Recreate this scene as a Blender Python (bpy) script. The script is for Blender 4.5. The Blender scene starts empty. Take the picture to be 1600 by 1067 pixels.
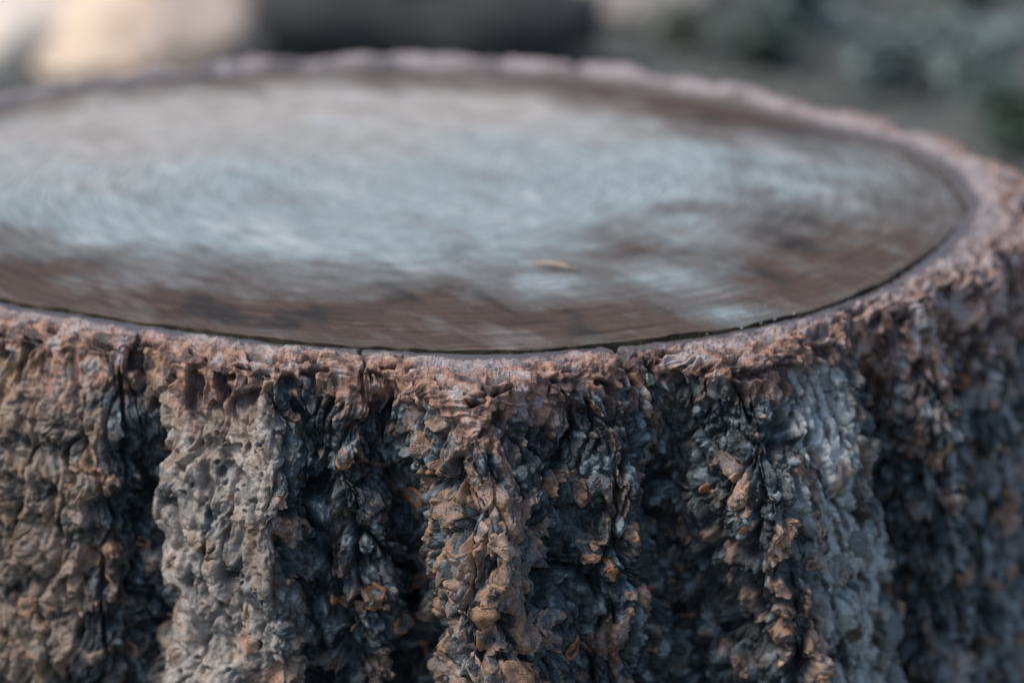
import bpy, math, random
import numpy as np

random.seed(4)
RNG = np.random.default_rng(11)
SC = bpy.context.scene
COL = SC.collection
R = math.radians
HT = 0.75                      # height of the cut face above the ground

# ------------------------------------------------------------------ camera
cam_d = bpy.data.cameras.new('camera')
cam_d.sensor_width = 36.0
cam_d.lens = 70.0
cam_d.clip_start = 0.05
cam_d.clip_end = 600.0
cam = bpy.data.objects.new('camera', cam_d)
COL.objects.link(cam)
cam.location = (0.0, -1.4906, HT + 0.3825)
cam.rotation_euler = (R(90 - 19.19), 0, -0.0428)
cam_d.dof.use_dof = True
cam_d.dof.focus_distance = 1.115
cam_d.dof.aperture_fstop = 2.8
SC.camera = cam

# ------------------------------------------------------------------ light
SUN_EL, SUN_AZ = 54.0, -108.0          # azimuth from +Y towards +X (to the left)
w = bpy.data.worlds.new('World')
SC.world = w
w.use_nodes = True
nt = w.node_tree
nt.nodes.clear()
sky = nt.nodes.new('ShaderNodeTexSky')
sky.sky_type = 'NISHITA'
sky.sun_disc = False
sky.sun_elevation = R(SUN_EL)
sky.sun_rotation = R(SUN_AZ)
sky.air_density = 1.0
sky.dust_density = 1.3
bg = nt.nodes.new('ShaderNodeBackground')
bg.inputs['Strength'].default_value = 0.09
wo = nt.nodes.new('ShaderNodeOutputWorld')
nt.links.new(sky.outputs[0], bg.inputs[0])
nt.links.new(bg.outputs[0], wo.inputs[0])

sl = bpy.data.lights.new('sun', 'SUN')
sl.energy = 1.4
sl.angle = R(16)
sl.color = (1.0, 0.93, 0.85)
so = bpy.data.objects.new('sun', sl)
COL.objects.link(so)
so.location = (-3, 4, 6)
_d = (math.sin(R(SUN_AZ)) * math.cos(R(SUN_EL)), math.cos(R(SUN_AZ)) * math.cos(R(SUN_EL)), math.sin(R(SUN_EL)))
import mathutils
so.rotation_euler = mathutils.Vector(_d).to_track_quat('Z', 'Y').to_euler()

vs = SC.view_settings
vs.view_transform = 'Standard'
vs.look = 'None'
vs.exposure = 0.9
vs.gamma = 1.0
vs.use_curve_mapping = False
SC.render.engine = 'CYCLES'
SC.cycles.use_denoising = True
SC.cycles.use_adaptive_sampling = False
SC.cycles.denoising_prefilter = 'ACCURATE'
SC.cycles.pixel_filter_type = 'BLACKMAN_HARRIS'
SC.cycles.filter_width = 0.9

# ------------------------------------------------------------------ noise tools
F = np.float32
_p = RNG.permutation(256).astype(np.int32)
PERM = np.concatenate([_p, _p, _p])
G = RNG.normal(size=(256, 3)).astype(F)
G /= np.linalg.norm(G, axis=1, keepdims=True)
JIT = RNG.random((256, 3)).astype(F)
RND = RNG.random(256).astype(F)

def perlin(x, y, z):
    """gradient noise, about -1..1"""
    x = np.asarray(x, F); y = np.asarray(y, F); z = np.asarray(z, F)
    x, y, z = np.broadcast_arrays(x, y, z)
    xi = np.floor(x); yi = np.floor(y); zi = np.floor(z)
    fx = x - xi; fy = y - yi; fz = z - zi
    X = xi.astype(np.int32) & 255; Y = yi.astype(np.int32) & 255; Z = zi.astype(np.int32) & 255
    ux = fx * fx * fx * (fx * (fx * 6 - 15) + 10)
    uy = fy * fy * fy * (fy * (fy * 6 - 15) + 10)
    uz = fz * fz * fz * (fz * (fz * 6 - 15) + 10)
    out = np.zeros(x.shape, F)
    for dx in (0, 1):
        a = PERM[X + dx]
        wx = ux if dx else 1 - ux
        for dy in (0, 1):
            b = PERM[a + Y + dy]
            wy = uy if dy else 1 - uy
            for dz in (0, 1):
                g = PERM[b + Z + dz]
                wz = uz if dz else 1 - uz
                out += (wx * wy * wz) * (G[g, 0] * (fx - dx) + G[g, 1] * (fy - dy) + G[g, 2] * (fz - dz))
    return out * F(1.6)

def fbm(x, y, z, octaves=4, gain=0.5):
    s = 0; a = 1.0; n = 0
    for o in range(octaves):
        s = s + a * perlin(x * 2 ** o + 17.3 * o, y * 2 ** o + 5.1 * o, z * 2 ** o + 9.7 * o)
        n += a; a *= gain
    return s / F(n)

def worley(x, y, z):
    """F1, F2 and a random number per cell"""
    xi = np.floor(x); yi = np.floor(y); zi = np.floor(z)
    fx = (x - xi).astype(F); fy = (y - yi).astype(F); fz = (z - zi).astype(F)
    X = xi.astype(np.int32); Y = yi.astype(np.int32); Z = zi.astype(np.int32)
    f1 = np.full(fx.shape, 9, F); f2 = np.full(fx.shape, 9, F); cid = np.zeros(fx.shape, np.int32)
    for dx in (-1, 0, 1):
        a = PERM[(X + dx) & 255]
        for dy in (-1, 0, 1):
            b = PERM[a + ((Y + dy) & 255)]
            for dz in (-1, 0, 1):
                g = PERM[b + ((Z + dz) & 255)]
                d = (fx - (JIT[g, 0] + dx)) ** 2 + (fy - (JIT[g, 1] + dy)) ** 2 + (fz - (JIT[g, 2] + dz)) ** 2
                closer = d < f1
                f2 = np.where(closer, f1, np.minimum(f2, d))
                cid = np.where(closer, g, cid)
                f1 = np.where(closer, d, f1)
    return np.sqrt(f1), np.sqrt(f2), RND[cid]

def sstep(a, b, x):
    t = np.clip((x - a) / (b - a), 0, 1)
    return t * t * (3 - 2 * t)

def mix(a, b, t):
    return a + (b - a) * t

def mixc(c, col, t):
    return c + (np.asarray(col, F) - c) * t[..., None]

# ------------------------------------------------------------------ object tools
def tag(o, label=None, cat=None, group=None, kind=None):
    for k, v in (('label', label), ('category', cat), ('group', group), ('kind', kind)):
        if v:
            o[k] = v
    return o

def empty(name, loc, **kw):
    o = bpy.data.objects.new(name, None)
    COL.objects.link(o)
    o.location = loc
    o.empty_display_size = 0.05
    return tag(o, **kw)

def link(name, me, mat, parent=None, smooth=True, **kw):
    o = bpy.data.objects.new(name, me)
    COL.objects.link(o)
    if mat is not None and not me.materials:
        me.materials.append(mat)
    if smooth:
        me.polygons.foreach_set('use_smooth', np.ones(len(me.polygons), bool))
    if parent is not None:
        o.parent = parent
    return tag(o, **kw)

def quads_mesh(name, co, quads):
    """mesh from an (n,3) array and an (m,4) index array"""
    me = bpy.data.meshes.new(name)
    co = np.ascontiguousarray(co, F); quads = np.ascontiguousarray(quads, np.int32)
    me.vertices.add(len(co)); me.vertices.foreach_set('co', co.ravel())
    me.loops.add(quads.size); me.loops.foreach_set('vertex_index', quads.ravel())
    me.polygons.add(len(quads))
    me.polygons.foreach_set('loop_start', np.arange(0, quads.size, 4, dtype=np.int32))
    me.update(calc_edges=True)
    return me

def grid_quads(nr, nc, wrap=False):
    i = np.arange(nr - 1)[:, None]
    j = np.arange(nc if wrap else nc - 1)[None, :]
    j2 = (j + 1) % nc
    return np.stack([i * nc + j, (i + 1) * nc + j, (i + 1) * nc + j2, i * nc + j2], -1).reshape(-1, 4)

def add_color(me, name, rgb):
    a = me.attributes.new(name, 'FLOAT_COLOR', 'POINT')
    c = np.ones((len(me.vertices), 4), F)
    c[:, :3] = rgb.reshape(-1, 3)
    a.data.foreach_set('color', c.ravel())

def add_float(me, name, val):
    a = me.attributes.new(name, 'FLOAT', 'POINT')
    a.data.foreach_set('value', np.ascontiguousarray(val, F).ravel())

def add_vec(me, name, val):
    a = me.attributes.new(name, 'FLOAT_VECTOR', 'POINT')
    a.data.foreach_set('vector', np.ascontiguousarray(val, F).ravel())

# ------------------------------------------------------------------ material tools
class Nodes:
    def __init__(self, name):
        self.m = bpy.data.materials.new(name)
        self.m.use_nodes = True
        self.t = self.m.node_tree
        self.b = self.t.nodes['Principled BSDF']
    def n(self, kind, **kw):
        nd = self.t.nodes.new(kind)
        for k, v in kw.items():
            if k in nd.inputs and not hasattr(nd, k):
                nd.inputs[k].default_value = v
            else:
                setattr(nd, k, v)
        return nd
    def l(self, a, b):
        self.t.links.new(a, b)
    def val(self, sock, v):
        if hasattr(v, 'is_output'):
            self.l(v, sock)
        else:
            sock.default_value = v
    def noise(self, vec, scale, detail=4.0, rough=0.55, dist=0.0):
        nd = self.n('ShaderNodeTexNoise')
        nd.inputs['Scale'].default_value = scale
        nd.inputs['Detail'].default_value = detail
        nd.inputs['Roughness'].default_value = rough
        nd.inputs['Distortion'].default_value = dist
        if vec is not None:
            self.l(vec, nd.inputs['Vector'])
        return nd.outputs['Fac']
    def math(self, op, a, b=0.0, clamp=False):
        nd = self.n('ShaderNodeMath', operation=op)
        nd.use_clamp = clamp
        self.val(nd.inputs[0], a); self.val(nd.inputs[1], b)
        return nd.outputs[0]
    def ramp(self, fac, stops):
        nd = self.n('ShaderNodeValToRGB')
        e = nd.color_ramp.elements
        while len(e) < len(stops):
            e.new(0.5)
        for k, (p, c) in enumerate(stops):
            e[k].position = p
            e[k].color = (c[0], c[1], c[2], 1) if hasattr(c, '__len__') else (c, c, c, 1)
        self.l(fac, nd.inputs['Fac'])
        return nd.outputs['Color']
    def mixc(self, a, b, fac, blend='MIX'):
        nd = self.n('ShaderNodeMix', data_type='RGBA', blend_type=blend)
        self.val(nd.inputs[0], fac)
        for s, v in ((nd.inputs[6], a), (nd.inputs[7], b)):
            if hasattr(v, 'is_output'):
                self.l(v, s)
            else:
                s.default_value = (v[0], v[1], v[2], 1)
        return nd.outputs[2]
    def bump(self, height, strength, dist, normal=None):
        nd = self.n('ShaderNodeBump')
        nd.inputs['Strength'].default_value = strength
        nd.inputs['Distance'].default_value = dist
        self.l(height, nd.inputs['Height'])
        if normal is not None:
            self.l(normal, nd.inputs['Normal'])
        return nd.outputs['Normal']
    def attr(self, name):
        return self.n('ShaderNodeAttribute', attribute_name=name)
    def obj(self):
        return self.n('ShaderNodeTexCoord').outputs['Object']

def bark_material():
    k = Nodes('bark')
    tint = k.attr('tint').outputs['Color']
    pos = k.obj()
    fine = k.noise(pos, 900, 5, 0.65)
    mid = k.noise(pos, 210, 5, 0.6, 0.6)
    c = k.mixc(tint, k.ramp(fine, [(0.25, 0.6), (0.5, 1.0), (0.78, 1.4)]), 0.6, 'MULTIPLY')
    c = k.mixc(c, k.ramp(mid, [(0.3, 0.6), (0.5, 1.0), (0.72, 1.35)]), 0.8, 'MULTIPLY')
    k.l(c, k.b.inputs['Base Color'])
    k.l(k.ramp(mid, [(0.3, 0.34), (0.7, 0.62)]), k.b.inputs['Roughness'])
    k.b.inputs['Specular IOR Level'].default_value = 0.6
    n1 = k.bump(k.noise(pos, 380, 6, 0.72, 0.4), 0.55, 0.0014)
    vo = k.n('ShaderNodeTexVoronoi', feature='DISTANCE_TO_EDGE')
    mp = k.n('ShaderNodeMapping'); k.l(pos, mp.inputs['Vector']); mp.inputs['Scale'].default_value = (1, 1, 0.7)
    wn = k.n('ShaderNodeTexNoise'); wn.inputs['Scale'].default_value = 160; k.l(mp.outputs['Vector'], wn.inputs['Vector'])
    ad = k.n('ShaderNodeVectorMath', operation='MULTIPLY_ADD'); k.l(wn.outputs['Color'], ad.inputs[0]); ad.inputs[1].default_value = (0.004, 0.004, 0.004); k.l(mp.outputs['Vector'], ad.inputs[2])
    k.l(ad.outputs[0], vo.inputs['Vector']); vo.inputs['Scale'].default_value = 430
    n1 = k.bump(k.ramp(vo.outputs['Distance'], [(0.0, 0.0), (0.10, 0.8), (0.4, 1.0)]), 0.42, 0.0011, n1)
    n2 = k.bump(k.noise(pos, 1500, 3, 0.6), 0.2, 0.0005, n1)
    k.l(n2, k.b.inputs['Normal'])
    return k.m

def wood_material():
    k = Nodes('weathered_wood')
    tint = k.attr('tint').outputs['Color']
    pr = k.attr('ring').outputs['Vector']
    pos = k.obj()
    def scaled(v, s):
        m = k.n('ShaderNodeMapping'); k.l(v, m.inputs['Vector']); m.inputs['Scale'].default_value = s
        return m.outputs['Vector']
    rings = k.noise(scaled(pr, (330, 5, 1)), 1.0, 3, 0.6, 0.15)       # fine annual rings
    streak = k.noise(scaled(pr, (60, 15, 1)), 1.0, 6, 0.7, 0.5)      # weathered streaks along them
    rot = k.n('ShaderNodeMapping'); k.l(pos, rot.inputs['Vector'])
    rot.inputs['Rotation'].default_value = (0, 0, R(57))
    saw = k.noise(scaled(rot.outputs['Vector'], (9, 230, 1)), 1.0, 3, 0.6, 0.1)     # saw marks
    sweep = k.noise(scaled(rot.outputs['Vector'], (10, 62, 1)), 1.0, 5, 0.65, 0.3)  # broad sweeps of the saw
    grain = k.noise(pos, 28, 7, 0.72)
    sf = k.math('ADD', k.attr('stain').outputs['Fac'], k.math('MULTIPLY', k.math('SUBTRACT', streak, 0.5), 0.16))
    sf = k.math('ADD', sf, k.math('MULTIPLY', k.math('SUBTRACT', grain, 0.5), 0.38))
    sf = k.math('ADD', sf, k.math('MULTIPLY', k.math('SUBTRACT', sweep, 0.5), 0.15))
    sf = k.math('ADD', sf, k.math('MULTIPLY', k.math('SUBTRACT', saw, 0.5), 0.12))
    sf = k.math('MULTIPLY_ADD', sf, 1.9)
    sf.node.inputs[2].default_value = 0.5
    pm = k.ramp(sf, [(0.30, 1.0), (0.52, 0.42), (0.85, 0.0)])
    tint = k.mixc(tint, k.attr('bleached').outputs['Color'], pm)
    c = k.mixc(tint, k.ramp(rings, [(0.3, 0.45), (0.5, 1.0), (0.7, 1.45)]), 0.85, 'MULTIPLY')
    c = k.mixc(c, k.ramp(streak, [(0.3, 0.65), (0.5, 1.0), (0.7, 1.25)]), 0.5, 'MULTIPLY')
    c = k.mixc(c, k.ramp(saw, [(0.3, 0.7), (0.5, 1.0), (0.7, 1.25)]), 0.35, 'MULTIPLY')
    c = k.mixc(c, k.ramp(sweep, [(0.3, 0.8), (0.5, 1.0), (0.7, 1.15)]), 0.22, 'MULTIPLY')
    c = k.mixc(c, k.ramp(k.noise(pos, 600, 4, 0.6), [(0.3, 0.75), (0.5, 1.0), (0.7, 1.2)]), 0.6, 'MULTIPLY')
    k.l(c, k.b.inputs['Base Color'])
    k.b.inputs['Roughness'].default_value = 0.85
    k.b.inputs['Specular IOR Level'].default_value = 0.2
    n = k.bump(rings, 0.45, 0.0008)
    n = k.bump(saw, 0.3, 0.0010, n)
    n = k.bump(streak, 0.4, 0.0012, n)
    k.l(n, k.b.inputs['Normal'])
    return k.m

def tinted(name, c1, c2, scale, rough=0.8, bump=0.0, dist=0.002, detail=5):
    k = Nodes(name)
    pos = k.obj()
    f = k.noise(pos, scale, detail, 0.6)
    k.l(k.ramp(f, [(0.3, c1), (0.7, c2)]), k.b.inputs['Base Color'])
    k.b.inputs['Roughness'].default_value = rough
    if bump:
        k.l(k.bump(k.noise(pos, scale * 3, 4, 0.6), bump, dist), k.b.inputs['Normal'])
    return k.m

# ------------------------------------------------------------------ ground
def ground_material():
    k = Nodes('forest_soil')
    pos = k.obj()
    a = k.noise(pos, 2.2, 6, 0.6)
    b = k.noise(pos, 14, 6, 0.65)
    c = k.ramp(a, [(0.35, (0.04, 0.045, 0.04)), (0.5, (0.085, 0.092, 0.080)), (0.68, (0.17, 0.168, 0.148))])
    c = k.mixc(c, k.ramp(b, [(0.35, 0.45), (0.5, 1.0), (0.68, 1.5)]), 0.8, 'MULTIPLY')
    k.l(c, k.b.inputs['Base Color'])
    k.b.inputs['Roughness'].default_value = 0.95
    k.l(k.bump(b, 0.8, 0.03), k.b.inputs['Normal'])
    return k.m

def build_ground():
    n = 161
    s = np.linspace(-1, 1, n)
    ax = np.sign(s) * (np.abs(s) * 6 + np.abs(s) ** 6 * 294)
    x, y = np.meshgrid(ax, ax + 2.0)
    z = (0.035 * fbm(x / 0.8, y / 0.8, 0 * x, 4) * np.exp(-(np.hypot(x, y - 2) / 20) ** 2)).astype(F)
    z -= 0.03 * np.exp(-((x ** 2 + y ** 2) / 0.5 ** 2))
    me = quads_mesh('ground', np.stack([x, y, z], -1).reshape(-1, 3), grid_quads(n, n)[:, ::-1])
    link('ground', me, ground_material(), kind='structure')
build_ground()

# ------------------------------------------------------------------ the stump: plan of the bark
# phi: degrees round the trunk from the side facing the camera, + to the right
RC_T = np.array([(-180, .392), (-150, .432), (-128, .462), (-100, .452), (-70, .425), (-42.2, .399), (-33.9, .385),
                 (-25.1, .384), (-15.5, .387), (-9.5, .393), (-1.3, .400), (4, .406), (10.9, .406), (20.2, .411),
                 (25.2, .411), (35.3, .411), (54.6, .400), (62.3, .402), (75, .402), (81.5, .397), (96, .384),
                 (118, .365), (141, .356), (163, .383), (180, .392)])
# bark thickness outside the wood in mm
B_T = [(-47, 58), (-44, 32), (-41, 54), (-35, 60), (-30, 54), (-27, 48), (-24.8, 27), (-23, 30), (-21.3, 50), (-17, 54), (-14, 52),
       (-12.3, 60), (-10.6, 42), (-8.6, 36), (-6.5, 40), (-4.8, 32), (-3.6, 10), (-2.4, 16), (-1.2, 56), (1, 76), (3.4, 78), (5.4, 68),
       (7.4, 50), (9.3, 46), (11.5, 50), (13.8, 44), (15.6, 29), (17.2, 15), (18.8, 17), (20.1, 46), (21.8, 66),
       (24, 72), (26, 66), (28.5, 56), (32, 52), (35, 44), (36.6, 6), (39.8, 6), (41.6, 44), (44, 56), (46.5, 48), (48.6, 24), (50.5, 27),
       (53, 50), (56.5, 56), (59.5, 31), (61.5, 26), (64, 50), (70, 58), (73, 32), (76, 30), (79, 55), (87, 58), (91, 31), (95, 50)]
_ph = 95.0
while _ph < 302:
    _ph += random.uniform(4, 7); B_T.append((_ph, random.uniform(46, 62)))
    _ph += random.uniform(3, 5); B_T.append((_ph, random.uniform(46, 62)))
    _ph += random.uniform(2.5, 3.5); B_T.append((_ph, random.uniform(22, 32)))
B_T = [(p, b) for p, b in B_T if p < 311]
B_T = np.array(sorted([((p + 180) % 360 - 180, b) for p, b in B_T]))
ZR_T = np.array([(-180, 13), (-150, 9), (-130, 5), (-90, 3), (-60, 1), (-30, 0), (30, 0), (50, 1), (62, 4), (75, 10), (95, 11), (125, 9),
                 (145, 14), (180, 13)])

def periodic(tab, phi, smooth=0.0):
    p = np.concatenate([tab[:, 0] - 360, tab[:, 0], tab[:, 0] + 360]); v = np.tile(tab[:, 1], 3)
    fine = np.arange(-540, 540, 0.1)
    f = np.interp(fine, p, v)
    if smooth > 0:
        kx = np.arange(-int(smooth * 30), int(smooth * 30) + 1) * 0.1
        ker = np.exp(-(kx / smooth) ** 2); ker /= ker.sum()
        f = np.convolve(f, ker, 'same')
    return np.interp(phi, fine, f).astype(F)

def wood_radius(phi):
    a = np.radians(phi)
    return periodic(RC_T, phi, 3.0) + (0.0022 * perlin(np.sin(a) * 7, np.cos(a) * 7, 0.6 + 0 * a)).astype(F)

def wrap(p):
    return (p + 180.0) % 360.0 - 180.0

# columns: fine where the camera looks closely, coarse behind
def spacing(a, b, mm, rad=0.455):
    return np.linspace(a, b, max(2, int(abs(math.radians(b - a)) * rad * 1000 / mm)), endpoint=False)
def along_bark(a, b, mm):
    """columns evenly spaced along the folded surface of the bark, so that furrow walls get their share"""
    f = np.arange(a, b, 0.02)
    prof = np.convolve(periodic(B_T, f, 0.75), np.ones(15) / 15, 'same')
    slope = 1.15 * np.abs(np.gradient(prof, f)) / (math.radians(1) * 455)
    slope[:20] = slope[20]; slope[-20:] = slope[-21]
    L = np.cumsum(np.sqrt(1 + slope ** 2)) * math.radians(0.02) * 455
    return np.interp(np.arange(0, L[-1], mm), L, f)
PHI = np.concatenate([along_bark(-60, -41, 1.6), along_bark(-41, 45, 0.66), along_bark(45, 62, 0.95), along_bark(62, 84, 1.7),
                      spacing(84, 140, 3.5), spacing(140, 225, 2.8), spacing(225, 300, 5.0)])
NC = len(PHI)
# rows: crack wall, flat top, rounded lip, side
N_WALL, N_TOP, N_LIP = 6, 50, 18
DV = 0.00066
V = np.concatenate([np.arange(0, 0.205, DV), np.arange(0.205, 0.30, 0.0014), np.arange(0.30, 0.40, 0.003), np.arange(0.40, 0.82, 0.012)])
N_SIDE = len(V)
NR = N_WALL + N_TOP + N_LIP + N_SIDE
LIP = 0.008

phi = PHI[None, :].astype(F)
rc = wood_radius(PHI)[None, :]
un = np.sin(np.radians(phi)); uy = -np.cos(np.radians(phi))
zr = periodic(ZR_T, PHI, 4.0)[None, :] / 1000
zr = zr * (1 + (0.30 + 0.4 * sstep(50, 65, phi) * (1 - sstep(120, 140, phi))) * perlin(un * 5.5, uy * 5.5, 4.4 + 0 * un)) + 0.003 * perlin(un * 14, uy * 14, 1.4 + 0 * un) * sstep(0.002, 0.01, zr)

def thickness(q, v):
    """bark thickness (m) and true angle of column q at depth v under the lip; ridges lean and waver as they run down"""
    lean = np.clip(1.3 + 0.07 * wrap(q), -0.8, 3.2) / 0.16 * (1 - sstep(90, 140, np.abs(wrap(q))))
    sx = np.sin(np.radians(q)); cx = np.cos(np.radians(q))
    wob = 1.7 * perlin(sx * 6, cx * 6, v / 0.070 + 3.3) + 0.45 * perlin(sx * 17, cx * 17, v / 0.026 + 8.8)
    ang = q + lean * v - wob * sstep(0.0, 0.05, v)
    b = periodic(B_T, wrap(q), 0.75)
    b = b + sstep(0.02, 0.09, v) * np.clip(0.32 * (b - 44), -9, 9)
    b = b + (3.5 + 3.5 * sstep(0.02, 0.07, v)) * perlin(sx * 20, cx * 20, v / 0.032 + 1.5) + 1.7 * perlin(sx * 48, cx * 48, v / 0.014 + 4.5)
    # under the lip the furrows are roofed over by the weathered rim
    roof = 1 - sstep(0.014, 0.040, v + 0.012 * perlin(sx * 16, cx * 16, 0.7 + 0 * v))
    b = mix(b, np.maximum(b, 0.30 * b + 0.70 * 36.0), roof * 0.85)
    # the lip of the high ridges is worn back
    rgt = sstep(46, 60, q) * (1 - sstep(112, 130, q))
    worn = (1 - sstep(0.0, 0.075, v)) * (1 - rgt)
    b = b + 7 * rgt
    b = b - worn * (0.42 * np.maximum(b - 34, 0) + 8 - 8 * np.exp(-((q - 2.5) / 4.0) ** 2))
    return b / 1000, ang

rows_r = np.zeros((NR, NC), F); rows_z = np.zeros((NR, NC), F); ROW_A = np.zeros((NR, NC), F); Q = np.zeros((NR, NC), F)
b0, q0 = thickness(np.broadcast_to(phi, (1, NC)), np.zeros((1, NC), F))
drop = 0.004 + 0.16 * np.maximum(b0 - 0.034, 0)
steep = (sstep(45, 65, phi) * (1 - sstep(95, 125, phi)) * 0.7).astype(F)   # here the rim stands up from the crack as a wall
rin = rc + 0.0017 + 0.0016 * perlin(un * 40, uy * 40, 0.3 + 0 * un) + 0.001 * perlin(un * 120, uy * 120, 0.9 + 0 * un)
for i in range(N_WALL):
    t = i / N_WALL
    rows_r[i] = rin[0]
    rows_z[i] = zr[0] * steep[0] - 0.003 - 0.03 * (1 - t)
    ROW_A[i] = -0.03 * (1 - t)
wtop = b0 - LIP
for i in range(N_TOP):
    t = i / (N_TOP - 1)
    k = N_WALL + i
    rows_r[k] = (rin + t * np.maximum(wtop - 0.0018, 0.006))[0]
    rows_z[k] = (zr * mix(steep, 1.0, sstep(0.05, 0.75, t)) - 0.003 * (1 - t) - drop * t * t)[0]
    ROW_A[k] = t * np.maximum(wtop, 0.006)[0]
lip_r = rows_r[N_WALL + N_TOP - 1]; lip_z = rows_z[N_WALL + N_TOP - 1]; lip_a = ROW_A[N_WALL + N_TOP - 1]
for i in range(N_LIP):
    a = (i + 1) / (N_LIP + 1) * math.pi / 2
    k = N_WALL + N_TOP + i
    rows_r[k] = lip_r + LIP * math.sin(a)
    rows_z[k] = lip_z - LIP * (1 - math.cos(a))
    ROW_A[k] = lip_a + LIP * a
i0 = N_WALL + N_TOP + N_LIP
vv = V[:, None].astype(F)
bs, ang = thickness(np.broadcast_to(phi, (N_SIDE, NC)), np.broadcast_to(vv, (N_SIDE, NC)))
flare = 0.030 * vv + 0.35 * np.maximum(vv - 0.12, 0) ** 2
rows_r[i0:] = lip_r + LIP + (bs - b0) + flare
rows_z[i0:] = np.minimum(lip_z - LIP - vv, 0) 
ROW_A[i0:] = lip_a + LIP * math.pi / 2 + vv
Q[:] = wrap(phi)
ANG = np.broadcast_to(phi, (NR, NC)).copy(); ANG[i0:] = ang
UN = np.sin(np.radians(ANG)); UY = -np.cos(np.radians(ANG))
DEPTH = np.zeros((NR, NC), F); DEPTH[i0:] = vv
ONTOP = np.zeros((NR, NC), F)
ONTOP[N_WALL:N_WALL + N_TOP] = 1
ONTOP[N_WALL + N_TOP:i0] = np.linspace(1, 0, N_LIP)[:, None]

BX = rows_r * UN; BY = rows_r * UY; BZ = rows_z
base = np.stack([BX, BY, BZ], -1)
def grid_normals(P, blur=0):
    du = np.roll(P, -1, 1) - np.roll(P, 1, 1)
    dv = np.empty_like(P); dv[1:-1] = P[2:] - P[:-2]; dv[0] = P[1] - P[0]; dv[-1] = P[-1] - P[-2]
    n = np.cross(dv, du)
    n /= np.maximum(np.linalg.norm(n, axis=-1, keepdims=True), 1e-9)
    return n
def box_blur(a, kr, kc):
    c = np.cumsum(np.concatenate([np.repeat(a[:1], kr + 1, 0), a, np.repeat(a[-1:], kr, 0)], 0), 0, dtype=np.float64)
    a = ((c[2 * kr + 1:] - c[:-(2 * kr + 1)]) / (2 * kr + 1))
    c = np.cumsum(np.concatenate([a[:, -kc - 1:], a, a[:, :kc]], 1), 1)
    return ((c[:, 2 * kc + 1:] - c[:, :-(2 * kc + 1)]) / (2 * kc + 1)).astype(F)
NRM = grid_normals(base)
out = np.stack([UN, UY, np.zeros_like(BX)], -1)
if (NRM[i0 + 100] * out[i0 + 100]).sum(-1).mean() < 0:
    NRM = -NRM
NRM = box_blur(NRM, 9, 11)
NRM /= np.maximum(np.linalg.norm(NRM, axis=-1, keepdims=True), 1e-9)

# ------------------------------------------------------------------ bark relief (metres) and colour
def plate_mask(q, z):
    """1 on the smooth worn plates, 0 on rough crust"""
    def band(a, b, s=1.8):
        return sstep(a - s, a + s, q) * (1 - sstep(b - s, b + s, q))
    return band(-22.6, -12.0), band(-37.0, -28.0), band(26.0, 33.6), band(-1.2, 6.4)

wx = perlin(BX / 0.028, BY / 0.028, BZ / 0.040) ; wy = perlin(BX / 0.028 + 31, BY / 0.028, BZ / 0.040); wz = perlin(BX / 0.028, BY / 0.028 + 57, BZ / 0.040)
fx = perlin(BX / 0.008, BY / 0.008, BZ / 0.010); fz = perlin(BX / 0.008 + 11, BY / 0.008, BZ / 0.010)
px = BX + 0.005 * wx + 0.0010 * fx
py = BY + 0.005 * wy - 0.0010 * fx
pz = BZ + 0.008 * wz + 0.0012 * fz

n_big = fbm(BX / 0.05, BY / 0.05, BZ / 0.07, 3)
n_mid = fbm(BX / 0.016 + 4, BY / 0.016, BZ / 0.022, 4)
n_fin = fbm(BX / 0.0045, BY / 0.0045 + 9, BZ / 0.0055, 3)

p1, p2, p3, p4 = plate_mask(Q + 2.0 * wx + 2.2 * n_mid, BZ)
side = 1 - ONTOP
pale1 = p1 * side; pale2 = p2 * side; pale3 = p3 * side; tanp = p4 * side
smooth = np.clip(pale1 * 0.9 + pale2 * 0.45 + pale3 * 0.60 + tanp * 0.35, 0, 1) * sstep(-0.30, 0.12, n_mid + 0.3 * n_big + 0.32)
mottle = sstep(-0.15, 0.18, n_mid + 0.8 * n_big + 0.15)          # grey crust still clings to the plates in places

f1, f2, id1 = worley(px / 0.0110, py / 0.0110, pz / 0.0150)
dome1 = np.clip(1 - (f1 / 0.8) ** 2, 0, 1); crack1 = sstep(0.0, 0.15, f2 - f1)
g1, g2, id2 = worley(px / 0.0044 + 3, py / 0.0044, pz / 0.0052)
dome2 = np.clip(1 - (g1 / 0.8) ** 2, 0, 1); crack2 = sstep(0.0, 0.24, g2 - g1)
k1, k2, id3 = worley(px / 0.0026 + 3, py / 0.0026 + 5, pz / 0.0032)
dome3 = np.clip(1 - (k1 / 0.8) ** 2, 0, 1)

# patches where the crust has broken away from the smooth cork, in thin scalloped layers
cf = fbm(px / 0.016 + 8, py / 0.016, pz / 0.022, 3) + 0.06 * n_fin
bl1 = np.abs(perlin(px / 0.024 + 1.7, py / 0.024, pz / 0.036))
proud = np.zeros((NR, NC), F); proud[i0:] = np.clip((bs - 0.046) / 0.02, -1, 1)     # crests are worn down to the cork
bias = -0.22 + 0.10 * proud + 0.35 * (bl1 - 0.22) + 0.16 * tanp + 0.22 * pale2 + 0.05 * perlin(BX / 0.07, BY / 0.07 + 3, BZ / 0.09)
lay = (cf + bias) * 5.0
kf = np.floor(lay); fr = lay - kf
cork = sstep(0.0, 0.16, lay) * (1 - smooth)
terr = np.clip(np.where(lay > 0, kf + sstep(0.0, 0.20, fr), 0), 0, 3)
edge = np.exp(-((fr - 0.20) / 0.11) ** 2) * (lay > -0.1) * (lay < 2.6)
idk = RND[(kf.astype(np.int32) * 37 + (id1 * 255).astype(np.int32)) & 255]

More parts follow.
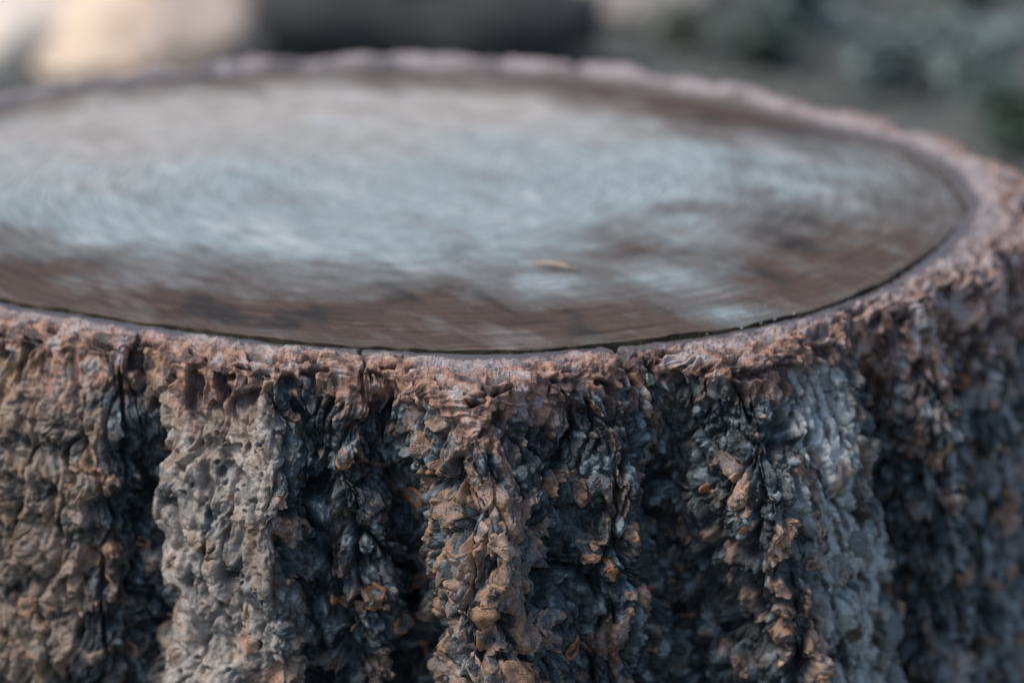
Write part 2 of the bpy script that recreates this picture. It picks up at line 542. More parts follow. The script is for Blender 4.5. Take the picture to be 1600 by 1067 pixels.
rough = 1 - smooth
def billow(sc, ox, octaves, zst=1.3):
    t = 0; a = 1.0; n = 0
    for o in range(octaves):
        t = t + a * np.abs(perlin(px / sc * 2 ** o + ox, py / sc * 2 ** o + o * 7.7, pz / (sc * zst) * 2 ** o))
        n += a; a *= 0.52
    return t / F(n)
bl1 = billow(0.024, 1.7, 2, 1.5)           # knobs
bl2 = billow(0.0085, 6.1, 2, 1.5)          # lumps
# long fissures running down the trunk
ARC = np.radians(Q) * 0.46
l1, l2, lid = worley((ARC + 0.008 * wx + 0.003 * fx) / 0.023, (BZ + 0.012 * wz) / 0.085, 0.5 + 0 * BZ)
fiss = 1 - sstep(0.01, 0.15, l2 - l1)
l3, l4, lid2 = worley((ARC + 0.006 * wx + 0.003 * fx) / 0.0105 + 9, (BZ + 0.008 * wz) / 0.030, 2.5 + 0 * BZ)
fiss2 = 1 - sstep(0.0, 0.14, l4 - l3)
crease1 = 1 - sstep(0.0, 0.13, np.abs(perlin(px / 0.024 + 1.7, py / 0.024, pz / 0.036)))
amp = 0.7 + 0.5 * sstep(-0.3, 0.35, perlin(BX / 0.045 + 7, BY / 0.045, BZ / 0.07))
beads = 0.0009 * dome2 * (0.35 + id2) + 0.0009 * crack2 + 0.0005 * dome3 * (0.3 + id3) * sstep(-0.6, 0.2, n_mid)
h_crust = 0.0100 * bl1 + amp * (0.0026 * bl2 + 0.0017 * dome1 * (0.3 + id1) + beads) + 0.0017 * crack1 - 0.0070
h_cork = 0.0100 * bl1 + 0.0032 * bl2 + 0.0010 * dome1 + 0.0012 * crack1 + 0.0012 * terr + 0.0010 * edge - 0.0045
h_side = rough * (mix(h_crust, h_cork, cork) - (0.0125 * fiss * (0.3 + lid) + 0.0045 * fiss2 + 0.0028 * crease1) * (1 - 0.55 * cork)) \
    + 0.0028 * n_mid + 0.0005 * n_fin + 0.004 * n_big - smooth * 0.004 * fiss * (lid > 0.5)
# pits and short cracks in the smooth plates
s1, s2, sid = worley(px / 0.0105 + 7, py / 0.0105, pz / 0.0125)
pit = np.maximum((1 - sstep(0.16, 0.36, s1)) * (sid > 0.55), (1 - sstep(0.2, 0.42, g1)) * (id2 > 0.86))
crk = (1 - sstep(0.0, 0.045, f2 - f1)) * sstep(0.0, 0.25, n_mid + 0.3 * n_big)
h_side -= smooth * (0.0040 * pit + 0.0030 * crk + 0.0022 * crease1 * (id1 > 0.4)) 
h_side += smooth * (0.0008 * dome2 + 0.0040 * bl2 + 0.005 * bl1 + 0.0012 * dome1 - 0.002)

# rim: eroded cork, drawn out round the trunk; pits like a honeycomb
arc = np.radians(phi) * 0.45 + 0 * BX
aa = ROW_A
sw = 0.010 * wx + 0.004 * fx
sv = 0.004 * wz + 0.0018 * fz
rd1 = 1 - np.abs(perlin((arc + sw) / 0.020, (aa + sv) / 0.0046, 0.2 + 0 * aa + n_big))
rd2 = 1 - np.abs(perlin((arc + sw) / 0.0120, (aa + 1.2 * sv) / 0.0017, 5.2 + 0 * aa))
hn = perlin((arc + 1.3 * sw) / 0.0120, (aa + 1.5 * sv) / 0.0066, 0.5 + 0 * aa) + 0.35 * perlin((arc + sw) / 0.005, (aa + sv) / 0.0034, 3.5 + 0 * aa)
hole = sstep(0.22, 0.42, hn + 0.15 * n_big)
lip_zone = np.exp(-((ROW_A - (lip_a + LIP * 0.9)) / 0.016) ** 2)
outer = sstep(0.006, 0.014, aa + 0.005 * n_mid + 0.003 * n_big)       # 0 on the flat inner bark
h_rim = outer * (0.0034 * rd1 ** 2 + 0.0016 * rd2 ** 2 - 0.0036 + 0.004 * n_big + 0.003 * n_mid + 0.003 * bl2 - 0.0065 * hole * np.clip(lip_zone * 1.4, 0.12, 1)) \
    + (1 - outer) * (0.0006 * n_mid + 0.0003 * n_fin)
# below the lip it runs down in vertical drips and holes
dr1 = 1 - np.abs(perlin((arc + 0.5 * sw) / 0.0075, (aa + sv) / 0.024, 9.1 + 0 * aa))
dr2 = 1 - np.abs(perlin((arc + 0.5 * sw) / 0.0035, (aa + sv) / 0.012, 2.1 + 0 * aa))
hn2 = perlin((arc + 1.3 * sw) / 0.0105, (aa + 2 * sv) / 0.016, 7.5 + 0 * aa) + 0.35 * perlin((arc + sw) / 0.0042, (aa + sv) / 0.007, 1.5 + 0 * aa)
hole2 = sstep(0.20, 0.45, hn2 + 0.2 * n_big)
strand = np.exp(-((Q - 4.0) / 6.0) ** 2)            # here the strands run round the ridge instead of down it
h_drip = mix(0.0034 * dr1 ** 2 + 0.0014 * dr2 ** 2, 0.0040 * rd1 ** 2 + 0.0016 * rd2 ** 2, strand) + 0.004 * bl2 - 0.004 - 0.009 * hole2 + 0.004 * n_big + 0.003 * n_mid
below = aa - (lip_a + LIP * 1.2)
drip_len = 0.010 + 0.006 * np.exp(-((Q - 2.5) / 4.0) ** 2) + 0.045 * sstep(30, 44, Q) + 0.012 * sstep(-12, -20, Q) + 0.030 * (0.25 + 0.6 * perlin(arc / 0.03, 0.4 + 0 * arc, 0 * arc)) + 0.010 * n_mid
drip_len = np.maximum(drip_len, 0.004)
drip = (1 - sstep(0.3, 1.4, below / drip_len + 0.6 * n_mid))
rimw = 1 - sstep(-0.004, 0.006, below)
h = mix(h_side, mix(h_drip, h_rim, rimw), np.maximum(drip, rimw))
wall = np.zeros((NR, 1), F); wall[:N_WALL] = 1
h = mix(h, 0.0012 * n_fin, wall)

# radial checks in the rim
for pa, wd, dep in ((-5.6, 0.13, 0.007), (14.9, 0.30, 0.014), (33.4, 0.22, 0.008), (47, 0.3, 0.010)):
    d = np.abs(phi - pa + 0.9 * wx + 0.5 * n_mid) / wd
    h -= dep * np.exp(-d ** 2) * (1 - sstep(0.0, 0.03, below)) * (1 - wall)

edge_fade = np.ones((NR, 1), F)
edge_fade[-12:] = np.linspace(1, 0, 12)[:, None]
h = h * edge_fade
POS = base + NRM * h[..., None]
# thin layers overhang: shear the high spots downwards and sideways a little
POS[..., 2] -= (0.10 * np.maximum(h_side, 0) + 0.0008 * (dome1 - 0.4) * rough) * side * edge_fade

# colour -------------------------------------------------------------
CRUST_D, CRUST_M, CRUST_L = (0.014, 0.0175, 0.019), (0.048, 0.061, 0.066), (0.24, 0.285, 0.30)
cn = fbm(BX / 0.010 + 2, BY / 0.010, BZ / 0.013, 4)
tint = np.broadcast_to(np.asarray(CRUST_M, F), (NR, NC, 3)).copy()
tint = mixc(tint, CRUST_D, sstep(0.10, -0.30, cn + 0.5 * (id2 - 0.5) + 0.3 * n_big))
tint = mixc(tint, CRUST_L, sstep(0.15, 0.5, cn + 0.6 * (id2 - 0.5)) * 0.85)
# brown stain over whole groups of scales, rust on single ones
tint = mixc(tint, (0.095, 0.068, 0.055), sstep(0.15, 0.45, fbm(BX / 0.03 + 5, BY / 0.03, BZ / 0.04, 3)) * 0.75)
tint = mixc(tint, (0.40, 0.175, 0.070), sstep(0.95, 0.99, id2 + 0.06 * n_mid) * sstep(0.5, 0.8, id1) * 0.9)
# bare cork
ck = np.broadcast_to(np.asarray((0.36, 0.20, 0.115), F), (NR, NC, 3)).copy()
ck = mixc(ck, (0.20, 0.17, 0.165), sstep(0.45, 0.75, idk + 0.3 * cn))
ck = mixc(ck, (0.42, 0.29, 0.23), sstep(0.35, 0.15, idk + 0.2 * cn))
ck = mixc(ck, (0.060, 0.058, 0.058), sstep(0.80, 0.90, idk + 0.2 * n_fin))
ck = mixc(ck, (0.44, 0.235, 0.12), edge * 0.7)
tint = tint + (ck - tint) * (cork * side * (0.35 + 0.65 * sstep(-0.1, 0.3, tanp + pale2 + 0.5 * proud + 0.8 * n_big)))[..., None]
# plates
tint = mixc(tint, (0.46, 0.395, 0.34), smooth * pale1 * sstep(-0.45, 0.15, cn + 0.2) * (0.58 + 0.37 * mottle))
tint = mixc(tint, (0.27, 0.175, 0.11), pale1 * sstep(0.0, 0.32, n_mid + 0.3 * n_fin) * 0.75)
tint = mixc(tint, (0.34, 0.25, 0.175), smooth * pale2 * 1.3 * sstep(-0.4, 0.2, cn))
vs_n = fbm(ARC / 0.006, BZ / 0.030 + 0.4 * wx, 3.3 + 0 * BZ, 4)
tint = mixc(tint, (0.52, 0.525, 0.50), pale3 * sstep(-0.25, 0.15, vs_n + 0.3 * cn) * 0.9)
tint = mixc(tint, (0.10, 0.075, 0.062), pale3 * sstep(0.1, 0.4, fbm(BX / 0.02, BY / 0.02 + 9, BZ / 0.03, 3)) * 0.6)
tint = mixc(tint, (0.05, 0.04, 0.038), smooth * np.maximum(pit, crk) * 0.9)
tint = mixc(tint, (0.34, 0.34, 0.345), sstep(39, 45, Q) * side * sstep(0.0, 0.22, vs_n + 0.3 * cn) * 0.85)
# weathered pink rim
rimcol = np.broadcast_to(np.asarray((0.41, 0.210, 0.135), F), (NR, NC, 3)).copy()
rimcol = mixc(rimcol, (0.42, 0.36, 0.345), sstep(0.05, 0.5, cn + 0.3 * rd2 - 0.15))
rimcol = mixc(rimcol, (0.10, 0.062, 0.053), sstep(0.08, -0.28, cn))
rimcol = mixc(rimcol, (0.36, 0.215, 0.095), sstep(0.15, 0.5, n_big + 0.4 * n_mid) * side * 0.7)
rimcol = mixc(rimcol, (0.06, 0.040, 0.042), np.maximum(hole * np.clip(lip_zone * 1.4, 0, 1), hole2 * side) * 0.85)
greyed = sstep(0.62, 0.30, (aa / np.maximum(lip_a + LIP, 0.01)) + 0.35 * cn) * outer
rimcol = mixc(rimcol, (0.36, 0.33, 0.325), greyed * 0.7)
rimcol = mixc(rimcol, (0.40, 0.355, 0.35), sstep(24, 45, phi) * (1 - sstep(100, 120, phi)) * sstep(-0.2, 0.25, cn) * 0.6)
rimcol = mixc(rimcol, (0.42, 0.37, 0.37), np.clip(sstep(100, 135, phi) + sstep(-60, -90, wrap(phi)), 0, 1) * 0.75 + 0 * BX)
rimcol = mixc(rimcol, (0.115, 0.095, 0.088), (1 - outer))
pinkness = np.clip(np.maximum(1 - sstep(0.3, 1.4, below / (drip_len * 1.1) + 1.0 * n_mid + 0.5 * cn), rimw), 0, 1)
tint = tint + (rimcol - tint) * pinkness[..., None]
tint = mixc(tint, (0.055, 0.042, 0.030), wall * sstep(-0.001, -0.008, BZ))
tint = np.clip(tint, 0.01, 0.8)

# ------------------------------------------------------------------ the stump: meshes
stump = empty('tree_stump', (0, 0, 0), label='weathered tree stump with thick furrowed bark and a pale sawn top', cat='tree stump')
M_BARK = bark_material()
POS[..., 2] += HT
K = N_WALL + 16                       # the flat inner bark ends here
def part_rows(name, a, b):
    P = POS[a:b]
    me = quads_mesh(name, P.reshape(-1, 3), grid_quads(b - a, NC, True)[:, ::-1])
    add_color(me, 'tint', tint[a:b])
    return link(name, me, M_BARK, stump)
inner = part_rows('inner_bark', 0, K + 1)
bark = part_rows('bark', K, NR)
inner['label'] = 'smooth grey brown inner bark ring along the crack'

# sawn wood
def build_wood():
    nr, nc = 240, 900
    ph = np.linspace(-180, 180, nc).astype(F)[None, :]
    t = (np.linspace(0, 1, nr) ** 0.75).astype(F)[:, None]
    ro = wood_radius(ph[0])[None, :]
    sx = np.sin(np.radians(ph)); sy = -np.cos(np.radians(ph))
    ro = ro - 0.0008 + 0.0024 * perlin(sx * 12, sy * 12, 2.4 + 0 * sx) * (1 - sstep(45, 60, ph)) + 0.0010 * perlin(sx * 60, sy * 60, 0.4 + 0 * sx)
    r = t * ro
    x = r * sx; y = r * sy
    z = 0.0022 * fbm(x / 0.12, y / 0.12, 0 * x, 3) - 0.002
    u = x * math.cos(R(-60)) + y * math.sin(R(-60)); v2 = -x * math.sin(R(-60)) + y * math.cos(R(-60))
    z = z + 0.0006 * perlin(u / 0.3, v2 / 0.012, 0 * x) + 0.0004 * perlin(u / 0.2, v2 / 0.005, 0 * x)
    z = z + 0.0012 - 0.0004 * sstep(0.985, 1.0, t)
    # colour: bleached middle, brown stained outer wood
    rr = t + 0 * x
    wob = fbm(x / 0.10 + 3, y / 0.10, 0 * x, 4); wob2 = fbm(u / 0.10, v2 / 0.050 + 8, 0 * x, 4); wob3 = fbm(u / 0.035, v2 / 0.010 + 2, 0 * x, 3)
    lim = periodic(np.array([(-180, .84), (-150, .90), (-110, .92), (-75, .84), (-50, .72), (-30, .69), (-10, .65), (5, .57), (20, .55), (35, .52), (55, .50), (75, .60), (100, .70),
                             (130, .70), (160, .78), (180, .84)]), ph[0], 6)[None, :]
    stain = rr - lim + 0.11 * wob + 0.08 * wob2
    for (ex, ey, a, b) in ((.179, -.147, .030, .036), (.072, -.277, .026, .021), (.154, -.266, .022, .028), (.181, -.345, .013, .012), (.26, -.01, .08, .07)):
        d = np.sqrt(((x - ex) / a) ** 2 + ((y - ey) / b) ** 2) - 1.0 + 0.7 * wob2 + 0.5 * wob3
        stain = np.minimum(stain, np.clip(0.10 * d, -0.05, 1))
    c = np.broadcast_to(np.asarray((0.092, 0.062, 0.048), F), x.shape + (3,)).copy()
    c = mixc(c, (0.045, 0.036, 0.032), sstep(0.1, 0.5, wob2 + 0.3 * wob3))
    c = mixc(c, (0.19, 0.165, 0.15), sstep(0.05, 0.55, -wob2 + 0.35 * wob3) * 0.7)
    pc = np.broadcast_to(np.asarray((0.305, 0.352, 0.345), F), x.shape + (3,)).copy()
    pc = mixc(pc, (0.45, 0.385, 0.33), sstep(-0.04, 0.26, y - 0.25 * x + 0.12 * wob) * 0.8)  # warmth of sunlight at the back left, put into the wood colour
    pc = mixc(pc, (0.22, 0.21, 0.20), sstep(0.12, 0.5, wob2 + 0.3 * wob) * 0.45)
    pc = mixc(pc, (0.43, 0.445, 0.43), sstep(0.1, 0.5, -wob2 - 0.2 * wob) * 0.8)
    # a paler grey green line of weathering just inside the crack
    c = mixc(c, (0.17, 0.165, 0.145), sstep(0.955, 0.985, rr + 0.02 * wob3) * np.clip(0.15 + 0.9 * wob2, 0, 0.6))
    top = np.stack([x, y, z + HT], -1)
    skirt = np.concatenate([top[-1:]] * 3, 0); skirt[0, :, 2] -= 0.0004; skirt[1, :, 2] -= 0.006; skirt[2, :, 2] -= 0.05
    P = np.concatenate([top, skirt], 0)
    sk = np.broadcast_to(np.asarray((0.045, 0.034, 0.024), F), (3, nc, 3)).copy()
    sk = mixc(sk, (0.10, 0.078, 0.058), sstep(-0.1, 0.5, perlin(sx * 35, sy * 35, 6.1 + 0 * sx)) + np.zeros((3, 1), F))
    c = np.concatenate([c, sk], 0)
    pc = np.concatenate([pc, c[-3:]], 0); stain = np.concatenate([stain, stain[-1:], stain[-1:], stain[-1:]], 0)
    me = quads_mesh('cut_wood', P.reshape(-1, 3), grid_quads(nr + 3, nc))
    add_color(me, 'tint', np.clip(c, 0.01, 0.8)); add_color(me, 'bleached', np.clip(pc, 0.01, 0.8)); add_float(me, 'stain', stain)
    ring = np.stack([np.concatenate([r, r[-1:], r[-1:], r[-1:]], 0), np.broadcast_to(np.radians(ph), (nr + 3, nc)), np.zeros((nr + 3, nc), F)], -1)
    add_vec(me, 'ring', ring)
    o = link('cut_wood', me, wood_material(), stump)
    o['label'] = 'bleached sawn wood face with brown stained outer ring'
build_wood()
# ------------------------------------------------------------------ loose flakes of bark, lichen, moss, crumbs
SMOOTH_POS = box_blur(POS, 3, 3)
SMOOTH_N = box_blur(NRM, 10, 12)
SMOOTH_N /= np.maximum(np.linalg.norm(SMOOTH_N, axis=-1, keepdims=True), 1e-9)

def sample(fi, fj):
    i = np.clip(np.round(fi).astype(int), 0, NR - 1); j = np.round(fj).astype(int) % NC
    return SMOOTH_POS[i, j], SMOOTH_N[i, j]

def flake(name, ph, v, ru, rv, seed, cols, lift=0.002, curl=0.002, parent=stump, top=None):
    """a thin curled scale of bark lying on the trunk: centre at angle ph, v metres under the lip"""
    rg = np.random.default_rng(seed)
    j0 = int(np.argmin(np.abs(PHI - ph)))
    i0_ = N_WALL + N_TOP + N_LIP + int(np.argmin(np.abs(V - v))) if top is None else N_WALL + int(top * N_TOP)
    na, nr = 36, 8
    al = np.linspace(0, 2 * math.pi, na, endpoint=False)
    o = rg.random(4) * 50
    rad = 1 + 0.30 * perlin(np.cos(al) * 1.5 + o[0], np.sin(al) * 1.5 + o[1], 0 * al) + 0.16 * perlin(np.cos(al) * 4 + o[2], np.sin(al) * 4 + o[3], 0 * al) + 0.05 * rg.normal(size=na)
    rot = rg.uniform(-0.6, 0.6)
    tt = np.linspace(0.02, 1, nr)
    du = np.outer(tt, rad * np.cos(al)) * ru; dv = np.outer(tt, rad * np.sin(al)) * rv
    du, dv = du * math.cos(rot) - dv * math.sin(rot), du * math.sin(rot) + dv * math.cos(rot)
    P, N = sample(i0_ + dv / DV, j0 + du / 0.00066)
    wv = perlin(P[..., 0] / 0.006 + o[0], P[..., 1] / 0.006, P[..., 2] / 0.006)
    wv2 = perlin(P[..., 0] / 0.0022 + o[2], P[..., 1] / 0.0022, P[..., 2] / 0.0022)
    hh = lift * (1 - 0.35 * tt[:, None] ** 4) + 0.0007 * np.abs(wv2) + curl * tt[:, None] ** 3 * (0.6 + 0.8 * perlin(np.cos(al) + o[1], np.sin(al), 0 * al))[None, :] + 0.0009 * wv
    T = P + N * hh[..., None]
    B = P + N * (hh - 0.0012 - 0.0050 * (1 - tt[:, None] ** 2))[..., None]
    co = np.concatenate([T, B[::-1]], 0)
    q = grid_quads(2 * nr, na, True)
    me = quads_mesh(name, co.reshape(-1, 3), q)
    m = sstep(0.45, 0.85, tt[:, None] + 0.5 * wv)
    c = np.broadcast_to(np.asarray(cols[0], F), (nr, na, 3)) * (1 - m[..., None]) + np.asarray(cols[1], F) * m[..., None]
    add_color(me, 'tint', np.concatenate([c, np.broadcast_to(np.asarray(cols[1], F) * 0.8, (nr, na, 3))], 0))
    return link(name, me, M_BARK, parent)

TAN, RUST, GREY, DARK, PINKC = (0.34, 0.19, 0.11), (0.36, 0.155, 0.06), (0.125, 0.13, 0.13), (0.045, 0.045, 0.045), (0.38, 0.25, 0.195)
# the flakes one can pick out on the middle ridge
for n, (ph, v, ru, rv, cols) in enumerate((
        (3.3, 0.098, 0.011, 0.010, (DARK, TAN)), (2.8, 0.112, 0.012, 0.013, (TAN, TAN)), (3.2, 0.128, 0.014, 0.012, (GREY, TAN)),
        (4.3, 0.150, 0.015, 0.011, (TAN, TAN)), (4.7, 0.166, 0.015, 0.009, (DARK, TAN)), (4.4, 0.186, 0.008, 0.016, (TAN, TAN)),
        (6.6, 0.130, 0.011, 0.010, (GREY, PINKC)), (7.6, 0.155, 0.006, 0.013, (DARK, RUST)), (0.9, 0.120, 0.007, 0.015, (DARK, PINKC)),
        (1.5, 0.145, 0.008, 0.014, (DARK, PINKC)), (3.6, 0.070, 0.014, 0.009, (PINKC, PINKC)), (1.6, 0.062, 0.010, 0.009, (GREY, PINKC)),
        (11.4, 0.108, 0.004, 0.010, (RUST, RUST)), (5.6, 0.088, 0.008, 0.010, (GREY, GREY)), (2.6, 0.045, 0.016, 0.007, (PINKC, TAN)))):
    flake('bark_flake', ph, v, ru * 0.68, rv * 0.68, 100 + n, cols, 0.0013, 0.0010)
rf = random.Random(9)
ZONES = ((-39, -27, (DARK, TAN), 9), (-21, -12, (TAN, PINKC), 9), (-11, -5, (GREY, RUST), 9), (8, 15, (DARK, GREY), 13), (20.5, 28, (GREY, PINKC), 13), (30, 36, (GREY, TAN), 5), (42, 50, (DARK, RUST), 6))
n = 0
for a, b, cols, cnt in ZONES:
    for k in range(cnt):
        n += 1
        v = rf.uniform(0.045, 0.21)
        c = cols if rf.random() < 0.6 else (GREY, GREY)
        r0 = rf.uniform(0.003, 0.0075)
        flake('bark_flake', rf.uniform(a, b) + 30 * v, v, r0, r0 * rf.uniform(0.8, 1.7), 300 + n, c, 0.0015, rf.uniform(0.0002, 0.0012))
o = flake('lichen', 16.9, 0.006, 0.0050, 0.0045, 7, ((0.23, 0.27, 0.19), (0.30, 0.34, 0.26)), 0.0035, 0.0004)
o['label'] = 'small round grey green lichen under the rim'

def tri_soup(name, tris, mat, parent=None, **kw):
    me = bpy.data.meshes.new(name)
    co = np.asarray(tris, F).reshape(-1, 3)
    me.from_pydata(co.tolist(), [], np.arange(len(co)).reshape(-1, 3).tolist())
    me.update()
    return link(name, me, mat, parent, smooth=False, **kw)

def crack_point(ph, off=0.0):
    r = float(wood_radius(np.array([ph]))[0]) + off
    return np.array([r * math.sin(R(ph)), -r * math.cos(R(ph)), HT])

blades = []
for k in range(3600):
    ph = rf.uniform(-48, 66) if rf.random() < 0.75 else rf.uniform(12, 40)
    if perlin(ph / 2.2, 0.5, 0.5) + perlin(ph / 0.5, 0.9, 0.5) < rf.uniform(-0.1, 0.7):
        continue
    p = crack_point(ph, rf.gauss(0.0, 0.0013)); p[2] -= rf.uniform(0.004, 0.007)
    t = np.array([rf.gauss(0, 1), rf.gauss(0, 1), 0]); t /= np.linalg.norm(t) + 1e-6
    hgt = rf.uniform(0.0025, 0.0055)
    tip = p + np.array([rf.gauss(0, 0.0012), rf.gauss(0, 0.0012), hgt])
    blades.append([p - t * 0.0003, p + t * 0.0003, tip])
tri_soup('moss', blades, tinted('moss', (0.035, 0.034, 0.014), (0.085, 0.078, 0.030), 90, 0.9), stump, kind='stuff')

crumbs = []
OCT = [np.array(v, float) for v in ((1, 0, 0), (-1, 0, 0), (0, 1, 0), (0, -1, 0), (0, 0, 1), (0, 0, -1))]
OF = ((0, 2, 4), (2, 1, 4), (1, 3, 4), (3, 0, 4), (2, 0, 5), (1, 2, 5), (3, 1, 5), (0, 3, 5))
for k in range(34):
    ph = rf.gauss(29, 7) 
    p = crack_point(ph, rf.gauss(-0.010, 0.012) if k < 24 else rf.gauss(0, 0.003)); p[2] -= 0.0012
    r0 = rf.choice((0.0004, 0.0005, 0.0007, 0.0010))
    vs_ = [p + v * r0 * rf.uniform(0.6, 1.3) for v in OCT]
    for f in OF:
        crumbs.append([vs_[f[0]], vs_[f[1]], vs_[f[2]]])
tri_soup('crumbs', crumbs, tinted('pale_crumb', (0.28, 0.27, 0.25), (0.45, 0.43, 0.40), 300, 0.8), None,
         label='pale specks of debris scattered along the crack on the sawn top', cat='debris', kind='stuff')

def tube(name, pts, radii, mat, parent=None, sides=7, **kw):
    pts = [np.array(p, float) for p in pts]
    rings = []
    for i, p in enumerate(pts):
        d = pts[min(i + 1, len(pts) - 1)] - pts[max(i - 1, 0)]; d /= np.linalg.norm(d) + 1e-9
        u = np.cross(d, (0.13, 0.2, 1.0)); u /= np.linalg.norm(u) + 1e-9; v = np.cross(d, u)
        rings.append([p + radii[i] * (math.cos(a) * u + math.sin(a) * v) for a in np.linspace(0, 2 * math.pi, sides, endpoint=False)])
    rings = [[pts[0]] * sides] + rings + [[pts[-1]] * sides]
    co = np.array(rings)
    me = quads_mesh(name, co.reshape(-1, 3), grid_quads(len(rings), sides, True))
    return link(name, me, mat, parent, **kw)

M_STRAW = tinted('dry_straw', (0.34, 0.23, 0.16), (0.50, 0.37, 0.27), 200, 0.6)
tube('dry_needle', [(0.068, -0.240, HT + 0.0016), (0.077, -0.246, HT + 0.0030), (0.087, -0.254, HT + 0.0034), (0.097, -0.2585, HT + 0.0018)],
     [0.0007, 0.0011, 0.0011, 0.0006], M_STRAW, label='thin tan dry needle lying on the pale sawn top', cat='needle')

# ------------------------------------------------------------------ blurred ground behind the stump
FS = 1.36
def far(p):
    return (p[0] * FS, -1.49 + (p[1] + 1.49) * FS, p[2] * FS)

def stone(name, loc, size, mat, seed, label, cat='stone', tilt=0):
    nu, nv = 28, 18
    th = np.linspace(0, 2 * math.pi, nu, endpoint=False)[None, :]; ps = np.linspace(0, math.pi, nv)[:, None]
    d = np.stack([np.sin(ps) * np.cos(th), np.sin(ps) * np.sin(th), np.cos(ps) + 0 * th], -1).astype(F)
    k = 1 + 0.30 * perlin(d[..., 0] * 1.3 + seed, d[..., 1] * 1.3, d[..., 2] * 1.3) + 0.12 * perlin(d[..., 0] * 3.5, d[..., 1] * 3.5 + seed, d[..., 2] * 3.5)
    P = d * k[..., None] * np.asarray(size, F) + np.asarray((0, 0, size[2] * 0.62), F)
    me = quads_mesh(name, P.reshape(-1, 3), grid_quads(nv, nu, True))
    o = link(name, me, mat, None, label=label, cat=cat)
    o.location = far(loc); o.scale = (FS, FS, FS)
    o.rotation_euler = (R(tilt), R(-tilt * 0.3), 0)
    return o

M_SUNLIT_CREAM = tinted('sunlit_cream', (0.82, 0.68, 0.54), (0.88, 0.76, 0.63), 9, 0.8, 0.3, 0.004)  # very pale warm colour stands in for sunlight on the ground
M_SUNLIT_OCHRE = tinted('sunlit_ochre', (0.76, 0.56, 0.39), (0.86, 0.67, 0.50), 9, 0.8, 0.3, 0.004)  # bright orange cream, also painted as sunlit ground
M_TANST = tinted('tan_stone', (0.42, 0.33, 0.27), (0.56, 0.45, 0.37), 9, 0.85, 0.3, 0.004)
M_PINKST = tinted('pinkish_stone', (0.30, 0.26, 0.23), (0.46, 0.40, 0.36), 9, 0.85, 0.3, 0.004)
stone('sunlit_patch', (-0.93, 2.84, 0.015), (0.16, 0.18, 0.08), M_SUNLIT_CREAM, 1.3, 'cream white stand-in for sunlit ground behind the stump at the far left', tilt=38)
stone('sunlit_glow', (-0.74, 3.06, 0.03), (0.36, 0.20, 0.10), M_SUNLIT_CREAM, 21.3, 'wide cream shape added for the sunlit glow farthest back at the top left', tilt=30)  # added behind the others to join them into one warm glow
stone('sunlit_ochre', (-0.67, 2.80, 0.01), (0.16, 0.17, 0.075), M_SUNLIT_OCHRE, 4.1, 'pale orange stand-in for sunlit ground behind the stump, right of the cream white one', tilt=34)
stone('tan_stone', (-0.46, 2.72, 0.03), (0.15, 0.13, 0.085), M_TANST, 7.7, 'tan stone at the left end of the dark log-like shape', tilt=28)
stone('pinkish_stone', (0.48, 3.20, 0.0), (0.17, 0.12, 0.075), M_PINKST, 9.2, 'greyish pink stone at the right end of the dark log-like shape')
stone('light_stone', (1.15, 2.12, -0.01), (0.06, 0.05, 0.05), M_PINKST, 12.5, 'light stone behind the stump at the far right edge')

M_LOG = tinted('dark_log_surface', (0.022, 0.023, 0.024), (0.085, 0.082, 0.080), 14, 0.9, 0.8, 0.01)
lg = []
lr = []
for k in range(15):
    t = k / 14
    lg.append((-0.36 + 0.72 * t, 2.70 - 0.06 * t + 0.02 * math.sin(5 * t), 0.100 + 0.008 * math.sin(9 * t)))
    lr.append((0.112 + 0.02 * math.sin(11 * t)) * (0.55 + 0.45 * math.sin(math.pi * min(max(t, 0.06), 0.94))))
log = empty('dark_log_shape', (0, 0, 0), label='dark log-like shape low behind the stump', cat='log')  # dark rounded shape filling the dark area behind the stump
lg = [far(p) for p in lg]; lr = [r_ * FS for r_ in lr]
tube('log_shape', lg, lr, M_LOG, log, 14)
tube('side_stub', [far(p) for p in ((-0.05, 2.66, 0.15), (-0.03, 2.62, 0.21), (0.00, 2.59, 0.25))], [0.03, 0.024, 0.018], M_LOG, log, 8)

def leaf_tris(rg, base, direction, L, W_):
    d = np.asarray(direction, float); d /= np.linalg.norm(d)
    sdv = np.cross(d, (0, 0, 1)); sdv /= np.linalg.norm(sdv) + 1e-6
    up = np.cross(sdv, d)
    m = base + d * L * 0.5 + up * L * 0.08; tip = base + d * L - up * L * 0.1
    l = m + sdv * W_ - up * 0.15 * W_; r = m - sdv * W_ - up * 0.15 * W_
    return [[base, l, m], [base, m, r], [l, tip, m], [m, tip, r]]

def low_plant(name, loc, rad, hgt, nleaf, mat, seed, label):
    rg = random.Random(seed)
    e = empty(name, far(loc), label=label, cat='plant', group='low plants behind the stump')
    e.scale = (FS, FS, FS)
    tr = []
    for s_ in range(7):
        a = rg.uniform(0, 2 * math.pi); rr = rad * rg.uniform(0.2, 0.8)
        end = np.array([rr * math.cos(a), rr * math.sin(a), hgt * rg.uniform(0.5, 1)])
        if s_ < 5:
            tube('stem', [(0, 0, -0.01), end * np.array((0.35, 0.35, 0.55)), end], [0.005, 0.004, 0.002], M_STEM, e, 5)
        for _ in range(nleaf // 7):
            t = rg.uniform(0.25, 1.05)
            b = end * np.array((t * t, t * t, t))
            a2 = rg.uniform(0, 2 * math.pi)
            tr += leaf_tris(rg, b, (math.cos(a2), math.sin(a2), rg.uniform(-0.3, 0.6)), rg.uniform(0.04, 0.075), rg.uniform(0.012, 0.022))
    o = tri_soup('foliage', tr, mat, e)
    return e

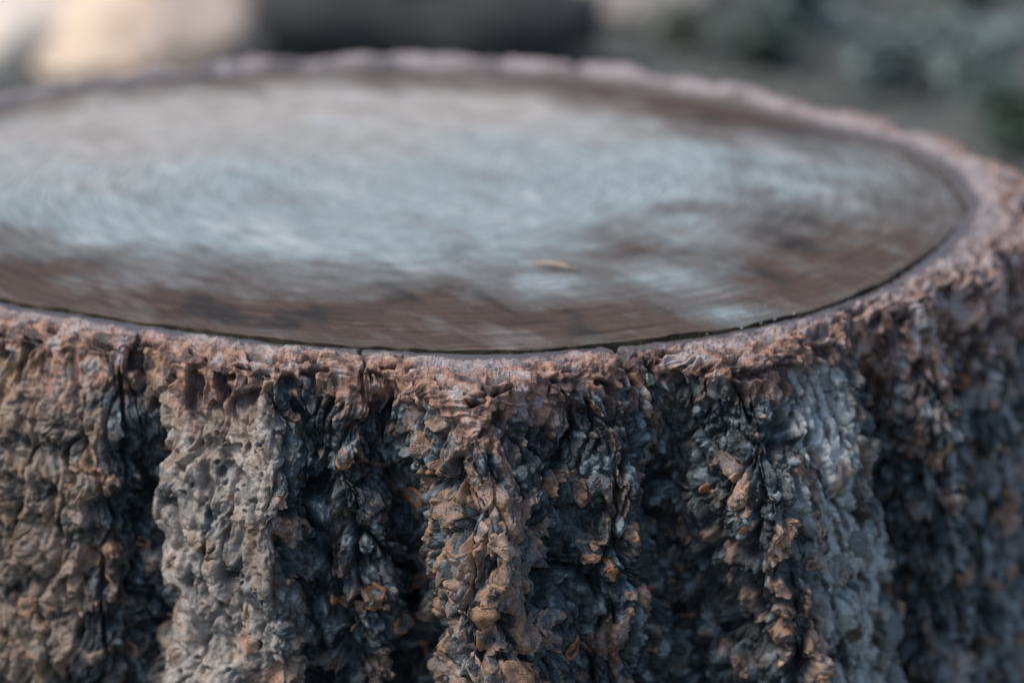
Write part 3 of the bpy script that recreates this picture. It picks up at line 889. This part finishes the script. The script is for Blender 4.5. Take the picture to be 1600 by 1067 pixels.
M_STEM = tinted('stem', (0.05, 0.05, 0.03), (0.09, 0.08, 0.05), 40, 0.8)
M_SAGE = tinted('sage_leaf', (0.16, 0.21, 0.195), (0.29, 0.35, 0.33), 18, 0.5)
M_GREEN = tinted('dark_green_leaf', (0.045, 0.070, 0.050), (0.095, 0.13, 0.095), 18, 0.55)
M_OLIVE = tinted('olive_leaf', (0.15, 0.165, 0.12), (0.28, 0.275, 0.21), 18, 0.6)
for i, (x, y, rad, hgt, nl, m, lab) in enumerate((
        (0.70, 2.62, 0.13, 0.15, 240, M_GREEN, 'dark green plant just above the right back rim of the stump'),
        (0.86, 3.00, 0.20, 0.20, 420, M_SAGE, 'broad sage grey plant behind the dark green one'),
        (0.90, 2.40, 0.13, 0.13, 260, M_SAGE, 'sage grey plant in front and right of the dark green one'),
        (1.22, 3.02, 0.22, 0.22, 420, M_OLIVE, 'olive plant standing farthest back on the right'),
        (1.08, 2.62, 0.12, 0.13, 220, M_GREEN, 'dark green plant between sage and olive plants on the right'),
        (1.06, 2.28, 0.12, 0.18, 260, M_SAGE, 'upright sage grey plant near the light stone'),
        (1.36, 2.45, 0.17, 0.19, 300, M_OLIVE, 'olive plant cut by the right edge of the photo'),
        (1.02, 1.85, 0.14, 0.12, 260, M_GREEN, 'low dark green plant close behind the right rim of the stump'),
        (0.62, 3.42, 0.20, 0.18, 340, M_OLIVE, 'pale olive plant behind the pinkish stone'),
        (0.56, 2.86, 0.13, 0.09, 220, M_OLIVE, 'short olive plant in front of the pinkish stone'),
        (0.95, 3.50, 0.24, 0.24, 420, M_SAGE, 'tall sage grey plant behind the broad one, top right'))):
    low_plant('low_plant', (x, y, 0.0), rad, hgt, nl, m, 40 + i, lab)

tr = []
for k in range(4200):
    x = rf.uniform(-2.8, 3.2); y = rf.uniform(1.2, 8.0)
    z = 0.012 + rf.uniform(0, 0.02)
    a = rf.uniform(0, 2 * math.pi)
    tr += leaf_tris(rf, np.array([x, y, z]), (math.cos(a), math.sin(a), rf.uniform(-0.15, 0.25)), rf.uniform(0.03, 0.075), rf.uniform(0.008, 0.02))
tri_soup('leaf_litter', tr, tinted('dead_leaf', (0.05, 0.042, 0.032), (0.27, 0.24, 0.20), 3.5, 0.8), None,
         label='dry leaf litter covering the ground behind the stump', cat='leaf litter', kind='stuff')
